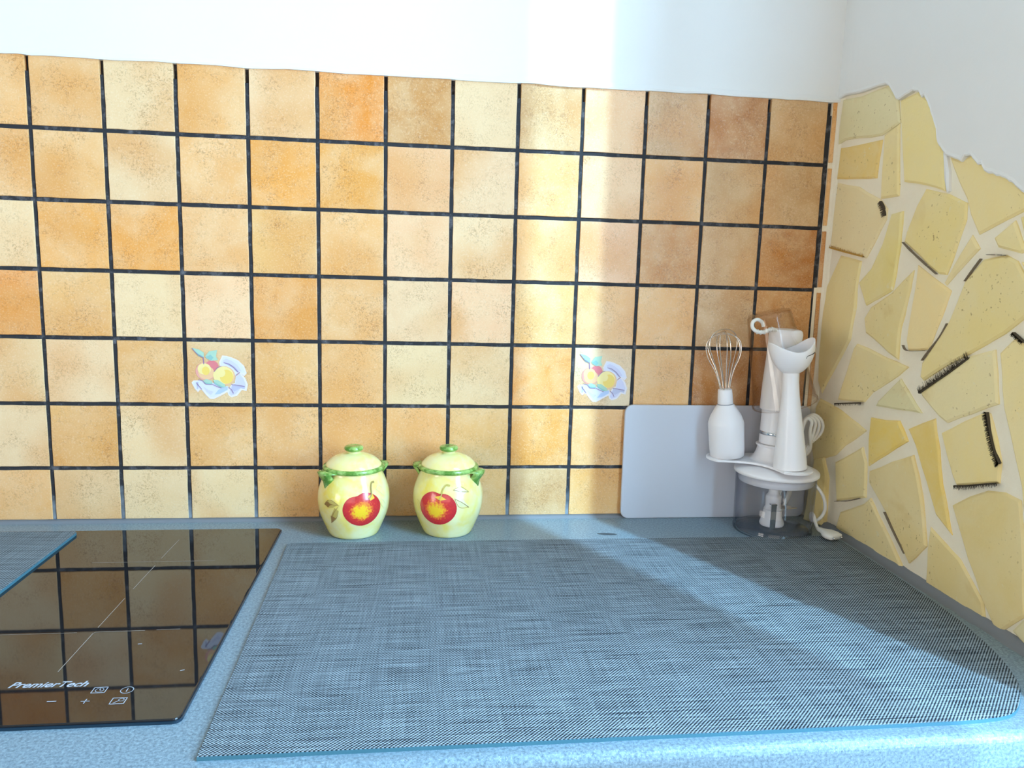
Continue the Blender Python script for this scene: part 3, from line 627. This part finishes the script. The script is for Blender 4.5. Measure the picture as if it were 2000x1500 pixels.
def apple(th0, u, z, a, b, tilt, parent):
    n = 40; rings = 12; v = []; f = []; rad = []
    for k in range(rings+1):
        for i in range(n):
            t = 2*PI*i/n; fr = k/rings; r = 1 - .13*math.exp(-((t-PI/2-tilt)/.30)**2) + .02*math.cos(2*t)
            x, zz = a*r*math.cos(t), b*r*math.sin(t)
            cx, cz = -.004, -.005
            v.append(onjar(u + cx + (x-cx)*fr, z + cz + (zz-cz)*fr, .0004, th0)); rad.append(fr)
    for k in range(rings):
        for i in range(n): f.append((k*n+i, k*n+(i+1) % n, (k+1)*n+(i+1) % n, (k+1)*n+i))
    o = mesh('painted_apple', v, f, APPLE, parent, True)
    at = o.data.attributes.new('rad', 'FLOAT', 'POINT'); at.data.foreach_set('value', rad)
BROWN = plain('brown_paint', (.34, .19, .05), .3, Coat_Weight=.5); LEAFP = plain('olive_leaf_paint', (.60, .48, .12), .3, Coat_Weight=.5); PALELEAF = plain('pale_leaf_paint', (.80, .78, .42), .3, Coat_Weight=.5); STEMP = plain('stem_paint', (.36, .25, .08), .3, Coat_Weight=.5); YPATCH = plain('yellow_patch_paint', (.88, .50, .04), .3, Coat_Weight=.5)
def lug(parent, ang):                            # leaf shaped handle under the rim
    c, s_ = math.cos(ang), math.sin(ang); rows = []
    prof = [(.0440, .1065, .0190, .0012), (.0535, .1088, .0205, .0016), (.0610, .1080, .0150, .0016), (.0590, .1010, .0140, .0040), (.0540, .0920, .0100, .0045), (.0520, .0810, .0040, .0025)]
    v = []; f = []; n = 9
    for i, (r, z, hw, th) in enumerate(prof):
        for j in range(n):
            q = -1 + 2*j/(n-1); sc_ = .0020*math.sin(j*PI) + (.0016 if j % 2 else 0)*(1 if 0 < i < 4 else .3)
            rr = r - .006*q*q*(1 if i else 0) + sc_; v.append((rr*c - hw*q*s_, rr*s_ + hw*q*c, z - .003*q*q*(i in (1, 2))))
        for j in range(n):
            q = -1 + 2*j/(n-1); v.append(((r-.006*q*q-th-.004)*c - hw*q*s_*.95, (r-.006*q*q-th-.004)*s_ + hw*q*c*.95, z-.004))
    for i in range(len(prof)-1):
        for j in range(n-1):
            a = i*2*n+j; f.append((a, a+1, a+2*n+1, a+2*n)); a += n; f.append((a, a+2*n, a+2*n+1, a+1))
        a = i*2*n; f += [(a, a+2*n, a+3*n, a+n), (a+n-1, a+2*n-1, a+4*n-1, a+3*n-1)]
    f.append(tuple(list(range(n)) + list(range(2*n-1, n-1, -1)))); k = (len(prof)-1)*2*n; f.append(tuple(list(range(k, k+n)) + list(range(k+2*n-1, k+n-1, -1))))
    fixn(mesh('handle', v, f, GREEN, parent, True))
def jar(x, y, label, lug_ang):
    J = tag(empty('lidded_jar', (x, y, CT)), label, 'jar', 'pair of yellow apple jars')
    inner = [(r-.004, z) for r, z in JPS[::-1] if z > .004]
    mesh('body', *lathe(JPS + inner, 56), JAR, J, True)
    mesh('rim', *lathe([(.0435, .1035), (.0462, .1040), (.0482, .1062), (.0484, .1088), (.0468, .1108), (.0440, .1112), (.0415, .1106), (.0415, .1040)], 56, cap=False), GREEN, J, True)
    lid = mesh('lid', *lathe(smooth_prof([(.0405, .1090), (.0432, .1108), (.0415, .1150), (.0330, .1225), (.0200, .1282), (.0115, .1305), (.0100, .1325)], 4), 48), JAR, J, True)
    mesh('knob', *lathe(smooth_prof([(.0085, .1318), (.0135, .1345), (.0148, .1375), (.0135, .1405), (.0090, .1418), (.0040, .1416)], 4), 32), GREEN, lid, True)
    for a in (lug_ang, lug_ang+PI): lug(J, a)
    return J
J1 = jar(.4775, -.0605, 'yellow apple jar nearer the hob, brown leaves left of its apple', math.radians(218))
t0 = math.radians(5)
apple(t0, .0135, .0530, .0300, .0275, .35, J1)
painted('leaf_print', [([(-.0500,.0585),(-.0430,.0650),(-.0340,.0660),(-.0250,.0610),(-.0330,.0555),(-.0420,.0545)], 0), ([(-.0300,.0560),(-.0240,.0520),(-.0280,.0400),(-.0400,.0290),(-.0385,.0400)], 0), ([(-.0505,.0585),(-.0440,.0640),(-.0370,.0600),(-.0420,.0548)], 1), ([(-.0400,.0290),(-.0380,.0420),(-.0285,.0390)], 1)], t0, [LEAFP, BROWN], J1)
stripes('leaf_vein', [([(-.050,.0585),(-.037,.0605),(-.022,.0600)], .0009, .0005), ([(-.040,.029),(-.033,.045),(-.024,.058)], .0009, .0005), ([(-.044,.064),(-.035,.0605)], .0005, .0003), ([(-.043,.056),(-.034,.0605)], .0005, .0003), ([(-.049,.059),(-.043,.0655),(-.034,.0665),(-.024,.061)], .0006, .0006), ([(-.040,.029),(-.028,.039),(-.0235,.052)], .0006, .0006)], t0, BROWN, J1)
painted('yellow_patch', [([(.0205,.0730),(.0290,.0765),(.0325,.0690),(.0250,.0660)], 0)], t0, [YPATCH], J1, .0012)
stripes('stem_print', [([(.0225,.0690),(.0275,.0760),(.0285,.0850),(.0315,.0920),(.0370,.0925)], .0016, .0030)], t0, STEMP, J1, .0016)
stripes('pale_leaf_print', [([(.038,.082),(.046,.086),(.054,.080)], .0008, .0006), ([(.038,.082),(.047,.074),(.055,.068)], .0008, .0006), ([(.040,.066),(.050,.062),(.057,.054)], .0008, .0006), ([(.040,.066),(.046,.056),(.052,.048)], .0008, .0006)], t0, PALELEAF, J1)
J2 = jar(.6270, -.0600, 'yellow apple jar standing between its twin and the cutting board', math.radians(-27))
t0 = math.radians(-2)
apple(t0, -.0175, .0535, .0305, .0280, -.15, J2)
stripes('stem_print', [([(-.0140,.0680),(-.0105,.0760),(-.0080,.0850),(-.0030,.0905),(.0030,.0895)], .0014, .0026)], t0, LEAFP, J2, .0016)
painted('yellow_patch', [([(-.0220,.0720),(-.0120,.0745),(-.0020,.0690),(-.0120,.0670)], 0)], t0, [YPATCH], J2, .0012)
painted('pale_leaf_print', [([(.008,.083),(.022,.086),(.034,.079),(.022,.073)], 0), ([(.010,.070),(.022,.070),(.034,.055),(.020,.057)], 0)], t0, [PALELEAF], J2)
stripes('leaf_vein', [([(.008,.083),(.022,.080),(.035,.078)], .0007, .0009), ([(.010,.070),(.022,.063),(.034,.054)], .0007, .0009), ([(.008,.083),(.022,.087),(.035,.078)], .0005, .0005), ([(.010,.070),(.018,.056),(.034,.054)], .0005, .0005)], t0, BROWN, J2)
stripes('left_leaf_print', [([(-.056,.062),(-.050,.058),(-.047,.050)], .0007, .0005), ([(-.056,.058),(-.050,.050),(-.048,.042)], .0007, .0005)], t0, LEAFP, J2)

# ------------------------------------------------------------------ cutting board against the wall
pv, pf = prism(rrect(0, 0, .336, .200, .014, 8), 0, .0050, .0010)
bo = mesh('cutting_board', pv, pf, BOARD); tag(bo, 'pale grey plastic cutting board leaning on the tiles in the corner', 'cutting board')
bo.matrix_world = Matrix.Translation((.9285, -.0064, CT+.0002)) @ Matrix.Rotation(math.radians(89.0), 4, 'X')

# ------------------------------------------------------------------ chopper and hand blender set
BX, BY = 1.1745, -.0755
bowl = tag(empty('mini_chopper', (BX, BY, CT)), 'clear chopper bowl with white lid standing in the corner of the worktop', 'chopper')
mesh('bowl', *lathe([(.0600, .0060), (.0612, .0200), (.0632, .0985), (.0650, .0985), (.0634, .0200), (.0628, .0085), (.0640, .0060), (.0640, .0020), (.0625, .0), (.0585, .0), (.0585, .0060)], 72, cap=False), BOWL, bowl, True)
mesh('base', *lathe([(.0585, .0020), (.0585, .0060), (.0300, .0075), (.0060, .0085)], 60), BOWL, bowl, True)
bl = mesh('blade', *lathe(smooth_prof([(.0190, .0), (.0200, .004), (.0165, .014), (.0150, .027), (.0148, .028), (.0125, .034), (.0128, .050), (.0090, .056), (.0085, .073), (.0180, .0762)], 3), 32), WHITE, bowl, True); bl.location = (-.001, 0, .0086)
MB().add(*prism([(-.008,-.004),(.020,-.012),(.040,-.006),(.030,.004),(.0,.008)], .030, .0312)).build('knife', STEEL, bl)
k2 = MB().add(*prism([(-.008,-.004),(-.020,-.034),(-.0165,-.036),(.006,-.004)], .034, .0350)); k2.build('knife', STEEL, bl)
MB().box((-.0215, -.0385, .004), (-.0125, -.0372, .047)).box((-.0212, -.0386, .045), (-.0118, -.0300, .047)).build('knife', CHROME, bl)
ld = mesh('lid', *lathe([(.0560, .0990), (.0668, .0990), (.0685, .1005), (.0685, .1045), (.0670, .1060), (.0560, .1105), (.0300, .1150), (.0040, .1155)], 72), WHITE, bowl, True)
mesh('insert_ring', *lathe([(.0545, .0850), (.0598, .0850), (.0605, .0860), (.0612, .0990), (.0545, .0990)], 60, cap=False), WHITE, ld, True)
ZS = 1.0190
st = tag(empty('accessory_stand', (BX, -.06, ZS)), 'white three lobed stand on the lid carrying whisk, motor and shaft', 'stand')
lob = [(1.0995-BX, .015, .0345), (1.1735-BX, .0, .040), (1.1760-BX, -.062, .0335)]
pts = []
def hull(cs):
    P_ = [(cx + r*math.cos(2*PI*i/40), cy + r*math.sin(2*PI*i/40)) for cx, cy, r in cs for i in range(40)]
    P_ = sorted(P_)
    def half(Q):
        h = []
        for p in Q:
            while len(h) > 1 and (h[-1][0]-h[-2][0])*(p[1]-h[-2][1]) - (h[-1][1]-h[-2][1])*(p[0]-h[-2][0]) <= 1e-9: h.pop()
            h.append(p)
        return h
    return half(P_)[:-1] + half(P_[::-1])[:-1]
H = hull(lob); out = []
for i in range(len(H)):                          # the waist between whisk lobe and shaft lobe is drawn in
    a, b = Vector(H[i]), Vector(H[(i+1) % len(H)]); k = max(1, int((b-a).length/.006))
    for q in range(k):
        p = a.lerp(b, q/k); L = (b-a).length
        if L > .03 and (a+b).y < 0 and (a+b).x < 0:
            t = q/k; nn = Vector((-(b-a).y, (b-a).x)).normalized(); p += nn * .026 * math.sin(PI*t)
        out.append((p.x, p.y))
pv, pf = prism(out, -.0035, 0, .0010); mesh('plate', pv, pf, WHITE, st)
mesh('post', *lathe(smooth_prof([(.0400, -.0005), (.0350, .0020), (.0300, .0080), (.0272, .0160), (.0262, .0230), (.0285, .0240), (.0285, .0265), (.0262, .0270)], 4), 48, 1.1735-BX, 0), WHITE, st, True)
# whisk
wh = tag(empty('whisk_attachment', (1.0995, -.045, ZS+.0016)), 'wire whisk with a white gearbox standing on the left of the stand', 'whisk')
wh.rotation_euler = (0, math.radians(-6.0), 0)
wmesh = [(.0262, .0), (.0278, .0010), (.0288, .0120), (.0297, .0560), (.0292, .0600), (.0255, .0700), (.0180, .0830), (.0142, .0890), (.0132, .0895)]
mesh('gearbox', *lathe(wmesh, 48), WHITE, wh, True)
mesh('neck', *lathe([(.0126, .0900), (.0128, .0915), (.0116, .1130), (.0110, .1150), (.0040, .1152)], 36), WHITE, wh, True)
mesh('joint_ring', *lathe([(.0120, .0890), (.0133, .0893), (.0133, .0902), (.0120, .0905)], 36), plain('grey_joint', (.25, .27, .32), .4), wh, True)
for k in range(5):
    a = k*PI/5 + .35; R_ = .0300 - .0012*(k % 3); hh = .2160 - .0020*k; r0 = .0078
    side = [(r0, .112), (r0+.0015, .125), (.0155, .147), (.0245, .172), (R_*.985, .189), (R_*.90, .2035), (R_*.55, .2125)]
    L = [(r*math.cos(a), r*math.sin(a), z if z < .15 else z*(hh/.2160)) for r, z in side] + [(0, 0, hh)] + [(-r*math.cos(a), -r*math.sin(a), z if z < .15 else z*(hh/.2160)) for r, z in side[::-1]]
    MB().tube(catmull(L, 4), .00085, 6).build('whisk_wire', STEEL, wh, True)
# motor unit with cord
mo = tag(empty('hand_blender', (1.1735, -.060, ZS)), 'white hand blender motor unit standing upright under the clear beaker', 'hand blender')
lean = Matrix.Rotation(math.radians(1.6), 4, 'Y')
b_ = mesh('motor_body', *lathe(smooth_prof([(.0238, .0275), (.0250, .0280), (.0252, .0400), (.0255, .0840), (.0285, .0850), (.0292, .0900), (.0288, .1300), (.0272, .1700), (.0265, .2000), (.0270, .2120), (.0240, .2185), (.0150, .2205), (.0040, .2205)], 4), 48), WHITE, mo, True); b_.matrix_local = lean
cb_ = mesh('chrome_band', *lathe([(.0248, .0425), (.0259, .0428), (.0259, .0480), (.0248, .0483)], 48), CHROME, mo, True); cb_.matrix_local = lean
sp = [( -.0150, -.010, .2170), (-.0230, -.014, .2200), (-.0320, -.016, .2185), (-.0420, -.017, .2150), (-.0530, -.017, .2160), (-.0600, -.016, .2225), (-.0590, -.014, .2310), (-.0510, -.012, .2350), (-.0420, -.010, .2310), (-.0380, -.008, .2240)]
pp = catmull(sp, 6); hk = MB().tube(pp, .0030, 8)
for i in range(8, len(pp)-30, 3): hk.add(*tube_geo([pp[i]-(pp[i+1]-pp[i])*.35, pp[i]+(pp[i+1]-pp[i])*.35], .0042, 8))
hk.build('cord_grommet', WHITE_CORD, mo, True)
ox = Vector((1.1735, -.060, ZS))
cord = []
for k in range(4):
    d = .0060*k
    cord += [(1.212-d*.3, -.022+.002*k, .944-d), (1.207+d*.4, -.0165, .918+d*.4), (1.218+d*.2, -.0165+.0006*k, .911+d*.5), (1.228+d*.2, -.0200, .945), (1.2290+d*.2, -.0270-.0006*k, 1.000), (1.238+d*.5, -.040-d*.3, 1.030), (1.2600-.0085*k, -.052-.004*k, 1.060+.002*k), (1.2590-.0085*k, -.056-.004*k, 1.082+.001*k), (1.2440-.0060*k, -.050-.004*k, 1.0930-.002*k), (1.2260-.0010*k, -.042-.003*k, 1.070-.007*k), (1.222-d*.2, -.032, 1.010)]
cord += [(1.232, -.040, .995), (1.2430, -.068, .982), (1.2560, -.084, .962), (1.2590, -.090, .940), (1.2500, -.092, .924), (1.2400, -.085, .918), (1.2385, -.084, .930), (1.2400, -.090, .928), (1.2380, -.102, .918), (1.2365, -.112, .9132)]
cp = catmull([Vector(p)-ox for p in cord], 6)
MB().tube(cp, .0028, 8).build('power_cord', WHITE_CORD, mo, True)
def plug_geo():
    sec = [(0, .0030, .0030), (.006, .0048, .0044), (.012, .0052, .0046), (.016, .0075, .0055), (.024, .0145, .0068), (.034, .0178, .0066), (.044, .0165, .0056), (.0465, .0130, .0040)]
    v = []; f = []; n = 20
    for x, a, b in sec:
        for j in range(n):
            t = 2*PI*j/n; ca, sa = math.cos(t), math.sin(t); v.append((x, a*math.copysign(abs(ca)**.6, ca), b*math.copysign(abs(sa)**.6, sa)))
    for i in range(len(sec)-1):
        for j in range(n): f.append((i*n+j, i*n+(j+1) % n, (i+1)*n+(j+1) % n, (i+1)*n+j))
    f += [tuple(range(n-1, -1, -1)), tuple(range((len(sec)-1)*n, len(sec)*n))]; return v, f
pl = mesh('plug', *plug_geo(), WHITE_CORD, mo, True)
pl.matrix_local = Matrix.Translation(Vector((1.2365, -.111, .9132)) - ox) @ Matrix.Rotation(math.radians(-72), 4, 'Z') @ Matrix.Rotation(math.radians(3), 4, 'Y') @ Matrix.Scale(.86, 4)
for s_ in (-1, 1): MB().tube([(.045, s_*.0095, 0), (.0500, s_*.0095, 0), (.0515, s_*.0095, 0)], [.0020, .0020, .0008], 8).build('pin', CHROME, pl, True)
# blending shaft, bell upwards
sh = tag(empty('blending_shaft', (1.1745, -.1200, ZS+.0010)), 'white blending shaft upside down on the stand, bell guard at the top', 'blender attachment')
sh.rotation_euler = (0, math.radians(-4.4), 0)
mesh('shaft', *lathe(smooth_prof([(.0258, .0), (.0263, .0012), (.0258, .0060), (.0232, .0330), (.0178, .0800), (.0140, .1150), (.0126, .1400), (.0124, .1560)], 4), 48), WHITE, sh, True)
v = []; f = []; n = 56
bp = smooth_prof([(.0122, .1540), (.0160, .1560), (.0250, .1640), (.0325, .1760), (.0358, .1880), (.0362, .1960)], 4); m_ = len(bp)
for inner in (0, 1):
    for i, (r, z) in enumerate(bp if not inner else bp[::-1]):
        for j in range(n):
            a = 2*PI*j/n; hgt = (z-.154)/(.042); zz = z + (.0085*math.cos(2*a) + .002)*hgt*hgt; rr = r - .0020*inner
            v.append((rr*math.cos(a), rr*.82*math.sin(a), zz + .0015*inner*(0 if hgt > .97 else 1)))
for i in range(2*m_-1):
    for j in range(n): f.append((i*n+j, i*n+(j+1) % n, (i+1)*n+(j+1) % n, (i+1)*n+j))
bell = mesh('bell_guard', v, f, WHITE, sh, True); bell.matrix_local = Matrix.Translation((.0035, 0, .155)) @ Matrix.Rotation(math.radians(-3.0), 4, 'Y') @ Matrix.Translation((0, 0, -.155))
def onbell(a, z, off=.0004):
    for (r0, z0), (r1, z1) in zip(bp[:-1], bp[1:]):
        if z0 <= z <= z1: r = r0 + (r1-r0)*(z-z0)/max(1e-6, z1-z0); break
    else: r = bp[-1][0]
    r += off; return (r*math.cos(a), r*.82*math.sin(a), z)
sv = []
for a, z in ((-1.30, .1790), (-1.27, .1825), (-1.1, .1832), (-.9, .1840), (-.78, .1848), (-.62, .1852)): sv.append(onbell(a, z))
MB().tube(sv, .0006, 6).build('slot', DARK, bell)
# clear measuring beaker, upside down over the motor unit
bk = tag(empty('measuring_beaker', (1.1505, -.0525, 1.2640)), 'clear plastic measuring beaker tipped upside down over the hand blender', 'beaker')
dvec = Vector((.041, 0, -.151)).normalized(); tiltm = Matrix.Rotation(math.atan2(dvec.x, -dvec.z)*-1, 4, 'Y')
bk.rotation_euler = tiltm.to_euler()
mesh('wall', *lathe([(.0505, -.156), (.0525, -.1555), (.0526, -.153), (.0512, -.150), (.0355, -.004), (.0335, 0), (.0, 0), (.0, -.002), (.0330, -.0025), (.0340, -.005), (.0497, -.150)], 64, cap=False), BEAKER, bk, True)
mesh('rim', *lathe([(.0500, -.1565), (.0535, -.1565), (.0535, -.1530), (.0512, -.1525)], 64, cap=False), BEAKER, bk, True)
